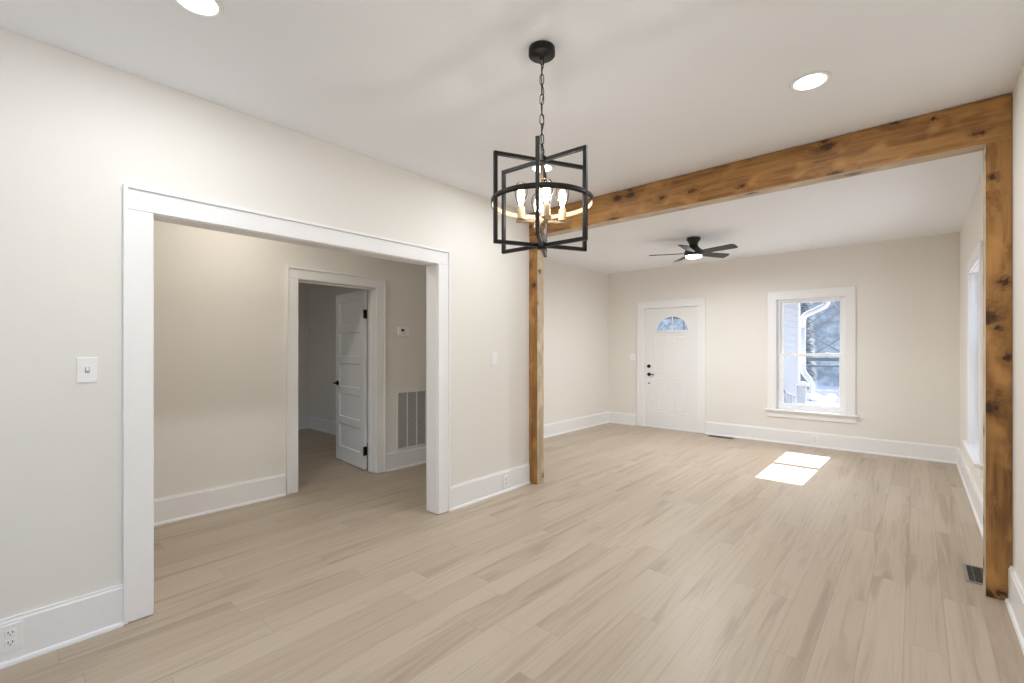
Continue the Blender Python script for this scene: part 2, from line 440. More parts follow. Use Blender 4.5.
# baseboards: (t, z) profile with a shoe at the foot
BBH = 0.200
PROF = [(0, 0), (0.030, 0), (0.030, 0.008), (0.026, 0.017), (0.017, 0.021), (0.017, BBH - 0.016), (0.012, BBH - 0.009), (0.012, BBH), (0, BBH)]
def baseboard(name, label, axis, face, sign, a0, a1):
    """axis is the direction it runs along; face is the wall plane, sign the way it stands proud"""
    bm = bmesh.new()
    prof = [(face + sign * t, z) for t, z in PROF]
    if axis == 'y': extrude_poly(bm, prof, 'y', a0, a1)
    else: extrude_poly(bm, prof, 'x', a0, a1)
    o = obj(name, bm, M['trim']); return tag(o, label, 'baseboard', kind='structure')
CW = 0.116
baseboard('baseboard_left', 'white baseboard left of the wide cased opening, nearest the camera', 'y', XL, 1, YB, OY0 - CW - 0.008)
baseboard('baseboard_left_far', 'white baseboard between the wide opening and the left wooden post', 'y', XL, 1, OY1 + CW + 0.006, YP0 - 0.008)
baseboard('baseboard_hall', 'white hall baseboard left of the inner doorway', 'y', XH, 1, YB, HY0 - CW - 0.006)
baseboard('baseboard_hall_far', 'white hall baseboard below the return air grille', 'y', XH, 1, HY1 + CW + 0.006, YP0)
baseboard('baseboard_living', 'white baseboard along the blank living room wall', 'y', XV, 1, YP1, YF)
baseboard('baseboard_front', 'short white baseboard left of the entry door', 'x', YF, -1, XV, DX0 - 0.145)
baseboard('baseboard_front_right', 'long white baseboard under the snowy front window', 'x', YF, -1, DX1 + 0.135, XR)
baseboard('baseboard_right', 'white baseboard under the right living room window', 'y', XR, -1, YP1, YF)
baseboard('baseboard_right_near', 'white baseboard at the lower right corner beside the right post', 'y', XR, -1, YB, YP0 - 0.006)
baseboard('baseboard_bedroom', 'shaded white baseboard along the dark bedroom side wall', 'x', 3.635, -1, -7.83, XHB)
baseboard('baseboard_bedroom_end', 'shaded white baseboard across the end of the dark bedroom', 'y', -7.83, 1, YB, 3.635)

# ------------------------------------------------------------------ casings
def casing(root, axis, face, sign, u0, u1, ztop, w, jamb_back, bottom=0.004, band=True, jt=0.016):
    """door casing round an opening u0..u1 on the plane `face`; jamb lining back to jamb_back"""
    t0, t1, t2 = face - sign * 0.001, face + sign * 0.019, face + sign * 0.031
    def slab(name, a, b, z0, z1, ta, tb, bev=0.0025):
        lo, hi = min(ta, tb), max(ta, tb)
        if axis == 'x': bx(name, M['trim'], lo, hi, a, b, z0, z1, root, bev)
        else: bx(name, M['trim'], a, b, lo, hi, z0, z1, root, bev)
    bb = 0.017
    slab('side_casing', u0 - w + bb, u0 - 0.005, bottom, ztop + 0.004, t0, t1)
    slab('side_casing', u1 + 0.005, u1 + w - bb, bottom, ztop + 0.004, t0, t1)
    slab('head_casing', u0 - w + bb, u1 + w - bb, ztop + 0.005, ztop + w - bb, t0, t1)
    slab('back_band', u0 - w, u0 - w + bb, bottom, ztop + w, t0, t2)
    slab('back_band', u1 + w - bb, u1 + w, bottom, ztop + w, t0, t2)
    slab('back_band', u0 - w + bb, u1 + w - bb, ztop + w - bb, ztop + w, t0, t2)
    slab('side_jamb', u0 - jt, u0, bottom, ztop, face + sign * 0.0005, jamb_back)
    slab('side_jamb', u1, u1 + jt, bottom, ztop, face + sign * 0.0005, jamb_back)
    slab('head_jamb', u0 - jt, u1 + jt, ztop, ztop + jt, face + sign * 0.0005, jamb_back)

t1 = thing('trim_1', 'wide white cased opening from dining room into the hall', 'door casing', kind='structure')
casing(t1, 'x', XL, 1, OY0, OY1, OZ, 0.125, XLB - 0.002)
t1b = thing('trim_2', 'hall side casing of the wide opening, hidden from the dining room', 'door casing', kind='structure')
def back_casing(root):
    for a, b, z0, z1 in ((OY0 - 0.11, OY0 - 0.006, 0.004, OZ + 0.11), (OY1 + 0.006, OY1 + 0.11, 0.004, OZ + 0.11)):
        bx('side_casing', M['trim'], XLB - 0.018, XLB, a, b, z0, z1, root, 0.002)
    bx('head_casing', M['trim'], XLB - 0.018, XLB, OY0 - 0.006, OY1 + 0.006, OZ + 0.006, OZ + 0.11, root, 0.002)
back_casing(t1b)
t2 = thing('trim_3', 'white cased inner doorway from the hall into the dark bedroom', 'door casing', kind='structure')
casing(t2, 'x', XH, 1, HY0, HY1, HZ, 0.113, XHB - 0.002)
for nm, a, b, z0, z1 in (('door_stop', HY0, HY0 + 0.012, 0.004, HZ), ('door_stop', HY1 - 0.012, HY1, 0.004, HZ), ('head_stop', HY0 + 0.012, HY1 - 0.012, HZ - 0.012, HZ)):
    bx(nm, M['trim'], XHB + 0.04, XHB + 0.075, a, b, z0, z1, t2, 0.002)
t3 = thing('trim_4', 'white casing and threshold around the entry door in the far wall', 'door casing', kind='structure')
casing(t3, 'y', YF, -1, DX0, DX1, DZ, 0.132, YFB - 0.002, bottom=0.004)
bx('threshold', M['trim'], DX0, DX1, YF + 0.005, YF + 0.12, 0.0, 0.024, t3, 0.004)
for nm, a, b, z0, z1 in (('door_stop', DX0, DX0 + 0.012, 0.024, DZ), ('door_stop', DX1 - 0.012, DX1, 0.024, DZ), ('head_stop', DX0 + 0.012, DX1 - 0.012, DZ - 0.012, DZ)):
    bx(nm, M['trim'], a, b, YF + 0.062, YF + 0.085, z0, z1, t3, 0.002)

# ------------------------------------------------------------------ panelled doors
def panel_slab(w, h, t, panels, raised):
    """door slab in local space: x 0..w, y 0..t (front face at y=0), z 0..h"""
    us = sorted({0, w, *[p[0] for p in panels], *[p[1] for p in panels]})
    vs = sorted({0, h, *[p[2] for p in panels], *[p[3] for p in panels]})
    bm = bmesh.new(); fr = cells(bm, 'y', 0, t, us, vs, set())
    bmesh.ops.recalc_face_normals(bm, faces=bm.faces[:])
    for s in (0, 1):
        fs = []
        for p in panels:
            i, j = us.index(p[0]), vs.index(p[2])
            fs.append([fr[(a, b, s)] for a in range(i, us.index(p[1])) for b in range(j, vs.index(p[3]))])
        for grp in fs:
            if len(grp) > 1:
                grp = bmesh.utils.face_join and [bmesh.utils.face_join(grp)]
            bmesh.ops.inset_individual(bm, faces=grp, thickness=0.011, depth=-0.013)
            if raised:
                bmesh.ops.inset_individual(bm, faces=grp, thickness=0.004, depth=0.0)
                bmesh.ops.inset_individual(bm, faces=grp, thickness=0.022, depth=0.010)
    return bm

# interior five panel door, standing open into the bedroom
d2 = thing('door_2', 'white five-panel interior door standing open into the dark bedroom', 'door',
           (-4.604, 2.790, 0.012), (0, 0, R(180 - 6.0)), kind='structure')
DW, DH = 0.790, 2.003
st = 0.105; pz = []
rails = [0.17] + [0.085] * 4 + [0.10]
ph = (DH - sum(rails)) / 5; z = rails[0]
for k in range(5):
    pz.append((z, z + ph)); z += ph + rails[k + 1]
# local +x runs from the hinge to the latch, the face turned to the dining room is y = 0.035
obj('slab', panel_slab(DW, DH, 0.035, [(st, DW - st, a, b) for a, b in pz], False), M['door'], d2, 0.0015)
def lever_set(parent, x, z, ysign, y0, out=-1, n='door_handle', mat='bronze'):
    """rose, neck and lever; out=-1 points the lever towards the hinge"""
    bm = bmesh.new()
    c = Vector((x, y0, z)); nrm = Vector((0, ysign, 0))
    tube(bm, [c, c + nrm * 0.010], 0.031, 24)
    h = obj(n, bm, M[mat], parent, 0.002, label='black door lever with round rose')
    bm = bmesh.new(); tube(bm, [c + nrm * 0.008, c + nrm * 0.05], 0.010, 14); obj('neck', bm, M[mat], h)
    bm = bmesh.new(); tube(bm, [c + nrm * 0.046 + Vector((-out * 0.012, 0, 0)), c + nrm * 0.048 + Vector((out * 0.05, 0, 0)), c + nrm * 0.046 + Vector((out * 0.112, 0, -0.003))], [0.010, 0.0095, 0.007], 12)
    obj('lever', bm, M[mat], h, 0.001)
    return h
lever_set(d2, DW - 0.062, 0.93, 1, 0.035)
lever_set(d2, DW - 0.062, 0.93, -1, 0.0)
for z in (0.21, 1.735):
    bm = bmesh.new()
    tube(bm, [(-0.006, 0.040, z - 0.048), (-0.006, 0.040, z + 0.048)], 0.0085, 12)
    box(bm, -0.004, 0.002, 0.002, 0.040, z - 0.048, z + 0.048)
    box(bm, -0.030, -0.006, 0.036, 0.042, z - 0.048, z + 0.048)
    hinge = obj('hinge', bm, M['bronze'], d2, label='black door hinge')

# front entry door
d1 = thing('door_1', 'white six-foot-eight entry door with fan-shaped glass in the far wall', 'door', (DX0 + 0.003, YF + 0.018, 0.026), kind='structure')
d1['label'] = 'white four-panel entry door with fan-shaped glass and black hardware'
FW, FH = (DX1 - DX0) - 0.006, DZ - 0.03
P1 = [(0.185, 0.368), (0.520, 0.705)]
slab_bm = panel_slab(FW, FH, 0.042, [(a, b, 0.262, 0.800) for a, b in P1] + [(a, b, 0.960, 1.555) for a, b in P1], True)
slab = obj('slab', slab_bm, M['door'], d1)
FCX, FCZ, FRX, FRZ = 0.475, 1.640, 0.276, 0.236
def half_ellipse(rx, rz, n=32):
    return [(FCX + rx * math.cos(math.pi * k / n), FCZ + rz * math.sin(math.pi * k / n)) for k in range(n + 1)]
cb = bmesh.new(); extrude_poly(cb, half_ellipse(FRX, FRZ), 'y', -0.1, 0.15)
cut = obj('cutter', cb, M['door']); cut.location = d1.location
mod = slab.modifiers.new('cut', 'BOOLEAN'); mod.operation = 'DIFFERENCE'; mod.object = cut; mod.solver = 'EXACT'
bpy.context.view_layer.update()
dg = bpy.context.evaluated_depsgraph_get()
me = bpy.data.meshes.new_from_object(slab.evaluated_get(dg))
slab.modifiers.clear(); slab.data = me
bpy.data.objects.remove(cut)
bm = bmesh.new()
o_, i_ = half_ellipse(FRX + 0.026, FRZ + 0.026), half_ellipse(FRX - 0.004, FRZ - 0.004)
o_ = [(x, z - (0.026 if k in (0, 32) else 0)) for k, (x, z) in enumerate(o_)]
i_ = [(x, z + (0.004 if k in (0, 32) else 0)) for k, (x, z) in enumerate(i_)]
extrude_poly(bm, o_ + list(reversed(i_)), 'y', -0.012, 0.0)
lo = [(FCX - FRX - 0.026, FCZ - 0.026), (FCX + FRX + 0.026, FCZ - 0.026), (FCX + FRX - 0.004, FCZ + 0.004), (FCX - FRX + 0.004, FCZ + 0.004)]
extrude_poly(bm, lo, 'y', -0.012, 0.0)
fan = obj('fanlight_frame', bm, M['door'], d1, 0.002)
bm = bmesh.new(); extrude_poly(bm, half_ellipse(FRX, FRZ), 'y', 0.018, 0.024); obj('glass', bm, M['glass'], fan)
bm = bmesh.new()
bar(bm, (FCX, 0.014, FCZ), (FCX, 0.014, FCZ + FRZ), 0.014, 0.012, up=(0, 1, 0))
obj('muntin', bm, M['vinyl'], fan)
for s in (-1, 1):
    bm = bmesh.new()
    tube(bm, [(FCX + s * 0.012, 0.014, FCZ + 0.02), (FCX + s * 0.08, 0.014, FCZ + 0.045), (FCX + s * 0.13, 0.014, FCZ + 0.10), (FCX + s * 0.16, 0.014, FCZ + 0.17)], 0.0035, 6)
    tube(bm, [(FCX + s * 0.012, 0.014, FCZ + 0.10), (FCX + s * 0.09, 0.014, FCZ + 0.095), (FCX + s * 0.17, 0.014, FCZ + 0.05), (FCX + s * 0.215, 0.014, FCZ + 0.012)], 0.0035, 6)
    obj('leading', bm, M['pewter'], fan)
lever_set(d1, 0.070, 0.890, -1, 0.0, out=1)
bm = bmesh.new(); tube(bm, [(0.070, 0, 1.03), (0.070, -0.022, 1.03)], 0.030, 24)
db = obj('deadbolt', bm, M['bronze'], d1, 0.003, label='black round deadbolt')
bm = bmesh.new(); box(bm, 0.063, 0.077, -0.042, -0.02, 1.012, 1.048); obj('thumb_turn', bm, M['bronze'], db, 0.003)
bm = bmesh.new(); tube(bm, [(0.070, 0, 0.735), (0.070, -0.008, 0.735)], 0.013, 16)
obj('chain_stop', bm, M['bronze'], d1, 0.002, label='small black round door fitting')

# ------------------------------------------------------------------ windows
def window(name, label, axis, face, back, sign, u0, u1, z0, z1, cw=0.112):
    """double hung window; sign points into the room along the wall normal"""
    root = thing(name, label, 'window', kind='structure')
    def B(nm, mat, a, b, za, zb, ta, tb, parent=root, bev=0.0025):
        lo, hi = min(ta, tb), max(ta, tb)
        if axis == 'y': return bx(nm, mat, a, b, lo, hi, za, zb, parent, bev)
        return bx(nm, mat, lo, hi, a, b, za, zb, parent, bev)
    s = sign; F = face
    B('side_casing', M['trim'], u0 - cw, u0 - 0.004, z0, z1 + 0.004, F - s * .001, F + s * .02)
    B('side_casing', M['trim'], u1 + 0.004, u1 + cw, z0, z1 + 0.004, F - s * .001, F + s * .02)
    B('head_casing', M['trim'], u0 - cw, u1 + cw, z1 + 0.0045, z1 + 0.122, F - s * .001, F + s * .02)
    B('stool', M['trim'], u0 - cw - 0.03, u1 + cw + 0.03, z0 - 0.024, z0 - 0.001, F - s * .001, F + s * .055, bev=0.004)
    B('apron', M['trim'], u0 - cw - 0.006, u1 + cw + 0.006, z0 - 0.112, z0 - 0.025, F - s * .001, F + s * .018)
    # jamb lining
    fb = bmesh.new()
    cells(fb, axis, min(F + s * .001, back), max(F + s * .001, back), [u0 - 0.014, u0, u1, u1 + 0.014], [z0 - 0.014, z0, z1, z1 + 0.014], {(1, 1)})
    obj('jamb', fb, M['trim'], root)
    D = lambda d: F - s * d
    # vinyl frame, then the two sashes
    obj('frame', frame_bm(axis, min(D(.062), D(.15)), max(D(.062), D(.15)), u0, u1, z0, z1, 0.034, wb=0.036, wt=0.022), M['vinyl'], root, 0.003)
    zm = (z0 + z1) / 2 - 0.005
    up = obj('upper_sash', frame_bm(axis, min(D(.106), D(.136)), max(D(.106), D(.136)), u0 + 0.034, u1 - 0.034, zm - 0.018, z1 - 0.022, 0.036, wb=0.036, wt=0.03), M['vinyl'], root, 0.003)
    lo_ = obj('lower_sash', frame_bm(axis, min(D(.068), D(.100)), max(D(.068), D(.100)), u0 + 0.034, u1 - 0.034, z0 + 0.036, zm + 0.024, 0.040, wb=0.05, wt=0.042), M['vinyl'], root, 0.003)
    B('glass', M['glass'], u0 + 0.066, u1 - 0.066, zm + 0.014, z1 - 0.048, D(.119), D(.124), up, 0)
    B('glass', M['glass'], u0 + 0.070, u1 - 0.070, z0 + 0.08, zm - 0.014, D(.082), D(.087), lo_, 0)
    for q in (0.25, 0.75):
        c = u0 + (u1 - u0) * q
        B('sash_lock', M['vinyl'], c - 0.025, c + 0.025, zm + 0.0245, zm + 0.038, D(.074), D(.096), lo_, 0.003)
    return root
window('window_1', 'white double-hung window with a snowy view in the far wall', 'y', YF, YFB, -1, WX0, WX1, WZ0, WZ1)
window('window_2', 'bright white window seen edge-on in the right living room wall', 'x', XR, XRB, -1, RY0, RY1, RZ0, RZ1)
window('window_5', 'added unseen side window behind the camera', 'x', XR, XRB, -1, -1.35, -0.45, RZ0, RZ1)  # unseen window added to bring daylight onto the left wall
window('window_3', 'added unseen dining room window behind the camera', 'y', YB, YB - 0.16, 1, -2.035, -0.065, 0.715, 2.185)  # unseen window added for cool daylight from behind
window('window_4', 'added unseen far window behind the camera', 'y', YB, YB - 0.16, 1, -6.185, -5.015, 0.715, 2.185)  # unseen window added for light from the back wall

# ------------------------------------------------------------------ posts and beam
def timber_obj(name, label, cat, x0, x1, y0, y1, z0, z1, mats, raw, bev=0.004, cuts=(), axis='z', jitter=0.0):
    """box timber; faces whose outward direction is in raw get the second material"""
    bm = bmesh.new(); box(bm, x0, x1, y0, y1, z0, z1)
    bmesh.ops.recalc_face_normals(bm, faces=bm.faces[:])
    es = [e for e in bm.edges if abs((e.verts[0].co - e.verts[1].co)[{'x': 0, 'z': 2}[axis]]) > 0.3]
    bmesh.ops.subdivide_edges(bm, edges=es, cuts=40, use_grid_fill=True)
    bmesh.ops.bevel(bm, geom=[e for e in bm.edges if len(e.link_faces) == 2 and e.calc_face_angle(0) > R(40)], offset=bev, segments=2, affect='EDGES', profile=0.5)
    bm.normal_update()
    for f in bm.faces:
        n = f.normal
        for d in raw:
            if n.dot(Vector(d)) > 0.8: f.material_index = 1
    if jitter:
        k = {'x': 0, 'z': 2}[axis]
        for v in bm.verts:
            a = v.co[k] * 3.1
            for c in range(3):
                if c != k: v.co[c] += jitter * math.sin(a + c * 2.2) * 0.6 + jitter * math.sin(a * 2.7 + c) * 0.4
    o = obj(name, bm, mats); return tag(o, label, cat, kind='thing')
BZ = 2.492
timber_obj('ceiling_beam', 'knotty stained pine beam crossing the ceiling between dining and living rooms', 'beam',
           XL + 0.002, XR - 0.002, YP0, YP1, BZ, H - 0.005, [M['beam_stain'], M['beam_raw']], [(0, 0, -1)], axis='x', bev=0.003)
timber_obj('wooden_post', 'rough wooden post with pale side at the far end of the dining wall', 'post',
           XL + 0.002, -2.842, YP0, YP1 - 0.012, 0.001, BZ - 0.001, [M['post_stain'], M['post_raw']], [(1, 0, 0)], jitter=0.0015)
timber_obj('wooden_post', 'knotty stained pine post standing against the right wall', 'post',
           0.290, XR - 0.002, YP0, YP1, 0.001, BZ - 0.001, [M['post_stain'], M['post_raw']], [(-1, 0, 0)], bev=0.003)

# ------------------------------------------------------------------ wall plates
def plate_mesh(w, h, t=0.007):
    bm = bmesh.new(); box(bm, 0, t, -w / 2, w / 2, -h / 2, h / 2); return bm
# built facing +x, then turned
def light_switch(name, label, loc, rotz, w=0.074, h=0.118, style='toggle'):
    r = thing(name, label, 'light switch', loc, (0, 0, rotz), 'wall plates')
    p = obj('plate', plate_mesh(w, h), M['plastic'], r, 0.0025)
    if style == 'rocker':
        bm = bmesh.new(); box(bm, 0.006, 0.010, -0.0165, 0.0165, -0.033, 0.033); obj('rocker', bm, M['plastic'], r, 0.002)
    else:
        bm = bmesh.new(); box(bm, 0.0072, 0.0082, -0.008, 0.008, -0.013, 0.013); obj('toggle_slot', bm, M['grey_plastic'], r)
        bm = bmesh.new(); box(bm, 0.006, 0.018, -0.0045, 0.0045, -0.004, 0.012); obj('toggle', bm, M['plastic'], r, 0.002)
    for z in (-0.042, 0.042):
        bm = bmesh.new(); tube(bm, [(0.006, 0, z), (0.0085, 0, z)], 0.0035, 10); obj('screw', bm, M['plastic'], r)
    return r
light_switch('light_switch', 'white toggle light switch on the wall left of the wide cased opening', (XL, 0.308, 1.262), 0)
light_switch('light_switch', 'white light switch between the wide opening and the left wooden post', (XL, 3.105, 1.266), 0, style='rocker')
light_switch('light_switch', 'white light switch beside the entry door casing', (-3.775, YF, 1.213), R(-90), w=0.115, style='rocker')

def outlet(name, label, loc, rotz):
    r = thing(name, label, 'outlet', loc, (0, 0, rotz), 'wall plates')
    obj('plate', plate_mesh(0.074, 0.116, 0.006), M['plastic'], r, 0.002)
    for z in (-0.021, 0.021):
        bm = bmesh.new(); box(bm, 0.005, 0.0085, -0.017, 0.017, z - 0.014, z + 0.014)
        s = obj('socket', bm, M['plastic'], r, 0.003)
        for y in (-0.0065, 0.0065):
            bm = bmesh.new(); box(bm, 0.0083, 0.0090, y - 0.0014, y + 0.0014, z - 0.001, z + 0.009); obj('slot', bm, M['slot'], s)
        bm = bmesh.new(); tube(bm, [(0.0083, 0, z - 0.007), (0.0090, 0, z - 0.007)], 0.0024, 10); obj('ground_hole', bm, M['slot'], s)
    return r
outlet('wall_outlet', 'white duplex outlet in the baseboard at the lower left corner', (XL + 0.017, 0.062, 0.118), 0)
outlet('wall_outlet', 'white outlet in the baseboard beside the left wooden post', (XL + 0.017, 3.250, 0.098), 0)
outlet('wall_outlet', 'white outlet in the baseboard under the snowy front window', (-1.045, YF - 0.017, 0.100), R(-90))
outlet('wall_outlet', 'white outlet in the right baseboard near the far corner', (XR - 0.017, 6.62, 0.105), R(180))

# thermostat
th = thing('thermostat', 'small white thermostat with dark display on the hall wall', 'thermostat', (XH, 3.125, 1.562))
bm = bmesh.new(); box(bm, 0, 0.026, -0.072, 0.072, -0.050, 0.050); obj('body', bm, M['plastic'], th, 0.008, 3)
bm = bmesh.new(); box(bm, 0.0255, 0.0275, -0.034, 0.006, -0.006, 0.024); obj('display', bm, M['lcd'], th, 0.001)
for z in (-0.004, 0.018):
    bm = bmesh.new(); box(bm, 0.0255, 0.0285, 0.022, 0.034, z - 0.005, z + 0.005); obj('button', bm, M['grey_plastic'], th, 0.002)
bm = bmesh.new(); box(bm, 0.0255, 0.0275, -0.03, 0.03, -0.032, -0.026); obj('lower_button', bm, M['grey_plastic'], th, 0.001)

# return air grille
GY0, GY1, GZ0, GZ1 = 3.040, 3.600, 0.207, 0.880
rg = thing('return_air_grille', 'tall white louvred return air grille low on the hall wall', 'vent', (XH, 0, 0))
bm = bmesh.new(); ncol = 4; fwid = 0.022
us = [GY0, GY0 + fwid]; cwid = (GY1 - GY0 - 2 * fwid - (ncol - 1) * 0.012) / ncol
for k in range(ncol):
    us.append(us[-1] + cwid)
    us.append(us[-1] + (0.012 if k < ncol - 1 else fwid))
cells(bm, 'x', 0.0, 0.010, us, [GZ0, GZ0 + fwid, GZ1 - fwid, GZ1], {(1 + 2 * k, 1) for k in range(ncol)})
obj('frame', bm, M['grille'], rg, 0.0015)
bx('duct_shade_sheet', M['duct'], 0.0005, 0.0015, GY0 + 0.01, GY1 - 0.01, GZ0 + 0.01, GZ1 - 0.01, rg)  # thin dark sheet stands in for the shaded duct
nl = 44; pitch = (GZ1 - GZ0 - 2 * fwid) / nl
bm = bmesh.new()
for k in range(nl):
    zc = GZ0 + fwid + pitch * (k + 0.5)
    for s in range(ncol):
        y0, y1 = us[1 + 2 * s], us[2 + 2 * s]
        prof = [(0.0018, zc + 0.005), (0.0028, zc + 0.0055), (0.0092, zc - 0.0035), (0.0082, zc - 0.0042)]
        A = [bm.verts.new((px_, y0, pz_)) for px_, pz_ in prof]; Bv = [bm.verts.new((px_, y1, pz_)) for px_, pz_ in prof]
        bm.faces.new(A); bm.faces.new(list(reversed(Bv)))
        for i in range(4): bm.faces.new((A[i], Bv[i], Bv[(i + 1) % 4], A[(i + 1) % 4]))
obj('louvre_slats', bm, M['louvre'], rg)

# floor registers
def register(name, label, x0, x1, y0, y1, mat, long_axis):
    r = thing(name, label, 'floor vent', ((x0 + x1) / 2, (y0 + y1) / 2, 0.0))
    w, l = (x1 - x0) / 2, (y1 - y0) / 2
    bm = bmesh.new(); f = 0.016
    cells(bm, 'z', 0.0005, 0.005, [-w, -w + f, w - f, w], [-l, -l + f, l - f, l], {(1, 1)})
    obj('frame', bm, mat, r, 0.0015)
    bx('duct_shade_sheet', M['slot'], -w + f * .6, w - f * .6, -l + f * .6, l - f * .6, 0.0004, 0.0012, r)  # dark sheet stands in for shade below the fins
    bm = bmesh.new()
    if long_axis == 'y':
        n = 13
        for k in range(n):
            y = -l + f + (2 * l - 2 * f) * (k + 0.5) / n; box(bm, -w + f, w - f, y - 0.003, y + 0.003, 0.0014, 0.0040)
        for x in (-w / 3, w / 3): box(bm, x - 0.0025, x + 0.0025, -l + f, l - f, 0.0014, 0.0042)
    else:
        n = 15
        for k in range(n):
            x = -w + f + (2 * w - 2 * f) * (k + 0.5) / n; box(bm, x - 0.0035, x + 0.0035, -l + f, l - f, 0.0014, 0.0040)
        box(bm, -w + f, w - f, -0.003, 0.003, 0.0014, 0.0042)
    obj('fin', bm, M['register'], r)
    return r
register('floor_register', 'dark floor register at the foot of the far wall beside the entry door', -2.430, -2.065, 7.365, 7.480, M['register'], 'x')
register('floor_register', 'grey metal floor register just behind the right wooden post', 0.222, 0.345, 3.775, 4.070, M['pewter'], 'y')

# ------------------------------------------------------------------ recessed ceiling lights
def recessed(loc, label):
    r = thing('recessed_light', label, 'ceiling light', (loc[0], loc[1], H), group='recessed ceiling lights')
    bm = bmesh.new(); lathe(bm, [(0.070, -0.0015), (0.072, -0.005), (0.086, -0.0055), (0.092, -0.0005), (0.070, -0.0005), (0.070, -0.0015)], n=48); obj('trim_ring', bm, M['plastic'], r)
    bm = bmesh.new(); lathe(bm, [(0, -0.0035), (0.070, -0.0030), (0.070, -0.0008), (0, -0.0008)], n=48); obj('lens', bm, M['lens'], r)
    return r
CANS = [((-0.408, 2.793), 'round recessed ceiling light near the stained beam, right of the hanging lantern'),
        ((-2.140, 0.545), 'round recessed ceiling light cut by the top edge, above the wide opening'),
        ((-2.140, 2.785), 'round recessed ceiling light seen behind the hanging lantern'),]
for (x, y), lab in CANS: recessed((x, y), lab)
CANS_ADDED = [((-3.74, 1.30), HALL_FILL_W, 'added unseen recessed light filling the hall behind the wide opening'),
               ((-6.0, 1.6), BEDROOM_FILL_W, 'added unseen recessed light filling the bedroom beyond the hall')]
for (x, y), w, lab in CANS_ADDED:  # unseen fixtures and lamps added to brighten hall and bedroom
    recessed((x, y), lab); add_light('recessed_lamp', 'AREA', (x, y, H - 0.008), w, color=(1, 0.93, 0.83), shape='DISK', size=0.135)
for x, y in [(-0.408, 2.793), (-2.140, 0.545), (-2.140, 2.785), (-0.408, 0.545)]:  # the last is an added unseen lamp without a fixture
    add_light('recessed_lamp', 'AREA', (x, y, H - 0.008), CAN_W, color=(0.92, 0.965, 1.0), shape='DISK', size=0.135)

# ------------------------------------------------------------------ lantern chandelier
CX, CYY = -1.289, 1.676
ch = thing('lantern_chandelier', 'black open-frame lantern chandelier hanging on a chain from the dining ceiling', 'chandelier', (CX, CYY, 0), (0, 0, R(0)))
bm = bmesh.new(); lathe(bm, [(0, H - 0.001), (0.060, H - 0.001), (0.061, H - 0.006), (0.061, H - 0.030), (0.057, H - 0.034), (0.012, H - 0.036), (0.010, H - 0.05), (0, H - 0.05)]); obj('ceiling_canopy', bm, M['black'], ch)
ZT, ZB_, FR = 2.226, 1.836, 0.226
bm = bmesh.new()
z = H - 0.050; k = 0; LNK = 0.044; zend = ZT + 0.052
nl = 10; step = (z - zend) / (nl - 1)
chain = []
for k in range(nl):
    zc = z - step * k
    a = k % 2 * math.pi / 2 + 0.5
    c, s = math.cos(a), math.sin(a)
    pts = []
    for q in range(20):
        t = 2 * math.pi * q / 20
        u = 0.0085 * math.cos(t); v = (step / 2 + 0.003) * math.sin(t)
        if abs(math.sin(t)) < 0.8: u = math.copysign(0.0085, u) * min(1, abs(math.cos(t)) + 0.35)
        pts.append((u * c, u * s, zc + v))
    bl = bmesh.new(); tube(bl, pts, 0.0022, 7, closed=True); obj('chain_link', bl, M['black'], ch)
bl = bmesh.new(); tube(bl, [(0.006 * math.sin(q * 0.9) + 0.004, 0.006 * math.cos(q * 0.9), H - 0.045 - (H - 0.045 - ZT) * q / 24) for q in range(25)], 0.0022, 6); obj('power_cord', bl, M['black'], ch)
bl = bmesh.new(); tube(bl, [(0, 0, ZT + 0.0), (0, 0, ZT + 0.028)], 0.008, 14)
tube(bl, [(0.012 * math.cos(2 * math.pi * q / 18), 0, ZT + 0.038 + 0.012 * math.sin(2 * math.pi * q / 18)) for q in range(18)], 0.003, 7, closed=True); obj('hanging_loop', bl, M['black'], ch)
for nm, zz in (('top_hub', ZT), ('bottom_hub', ZB_)):
    bm = bmesh.new(); lathe(bm, [(0, zz - 0.018), (0.020, zz - 0.018), (0.024, zz - 0.010), (0.024, zz + 0.010), (0.020, zz + 0.018), (0, zz + 0.018)], n=24); obj(nm, bm, M['black'], ch, 0.001)
view = math.atan2(-CYY, -CX)          # direction from the lamp towards the camera
SQ = 0.0165
for k in range(6):
    a = view - R(4.5) + k * math.pi / 3
    d = Vector((math.cos(a), math.sin(a), 0))
    bm = bmesh.new(); sd = Vector((-math.sin(a), math.cos(a), 0)) * SQ / 2
    r0, r1 = 0.018, FR
    prof = [(r0, ZB_ - SQ / 2), (r1 + SQ / 2, ZB_ - SQ / 2), (r1 + SQ / 2, ZT + SQ / 2), (r0, ZT + SQ / 2), (r0, ZT - SQ / 2), (r1 - SQ / 2, ZT - SQ / 2), (r1 - SQ / 2, ZB_ + SQ / 2), (r0, ZB_ + SQ / 2)]
    A = [bm.verts.new(d * r + sd + Vector((0, 0, zz))) for r, zz in prof]; Bv = [bm.verts.new(d * r - sd + Vector((0, 0, zz))) for r, zz in prof]
    bm.faces.new(A); bm.faces.new(list(reversed(Bv)))
    for i in range(8): bm.faces.new((A[i], Bv[i], Bv[(i + 1) % 8], A[(i + 1) % 8]))
    obj('frame_arm', bm, M['black'], ch, 0.0015)
ZR = 2.032
bm = bmesh.new(); r0, r1, hh = FR + 0.0035, FR + 0.0075, 0.0115; n = 96
rows = [[bm.verts.new((r * math.cos(2 * math.pi * j / n), r * math.sin(2 * math.pi * j / n), ZR + zz)) for j in range(n)] for r, zz in ((r1, -hh), (r1, hh), (r0, hh), (r0, -hh))]
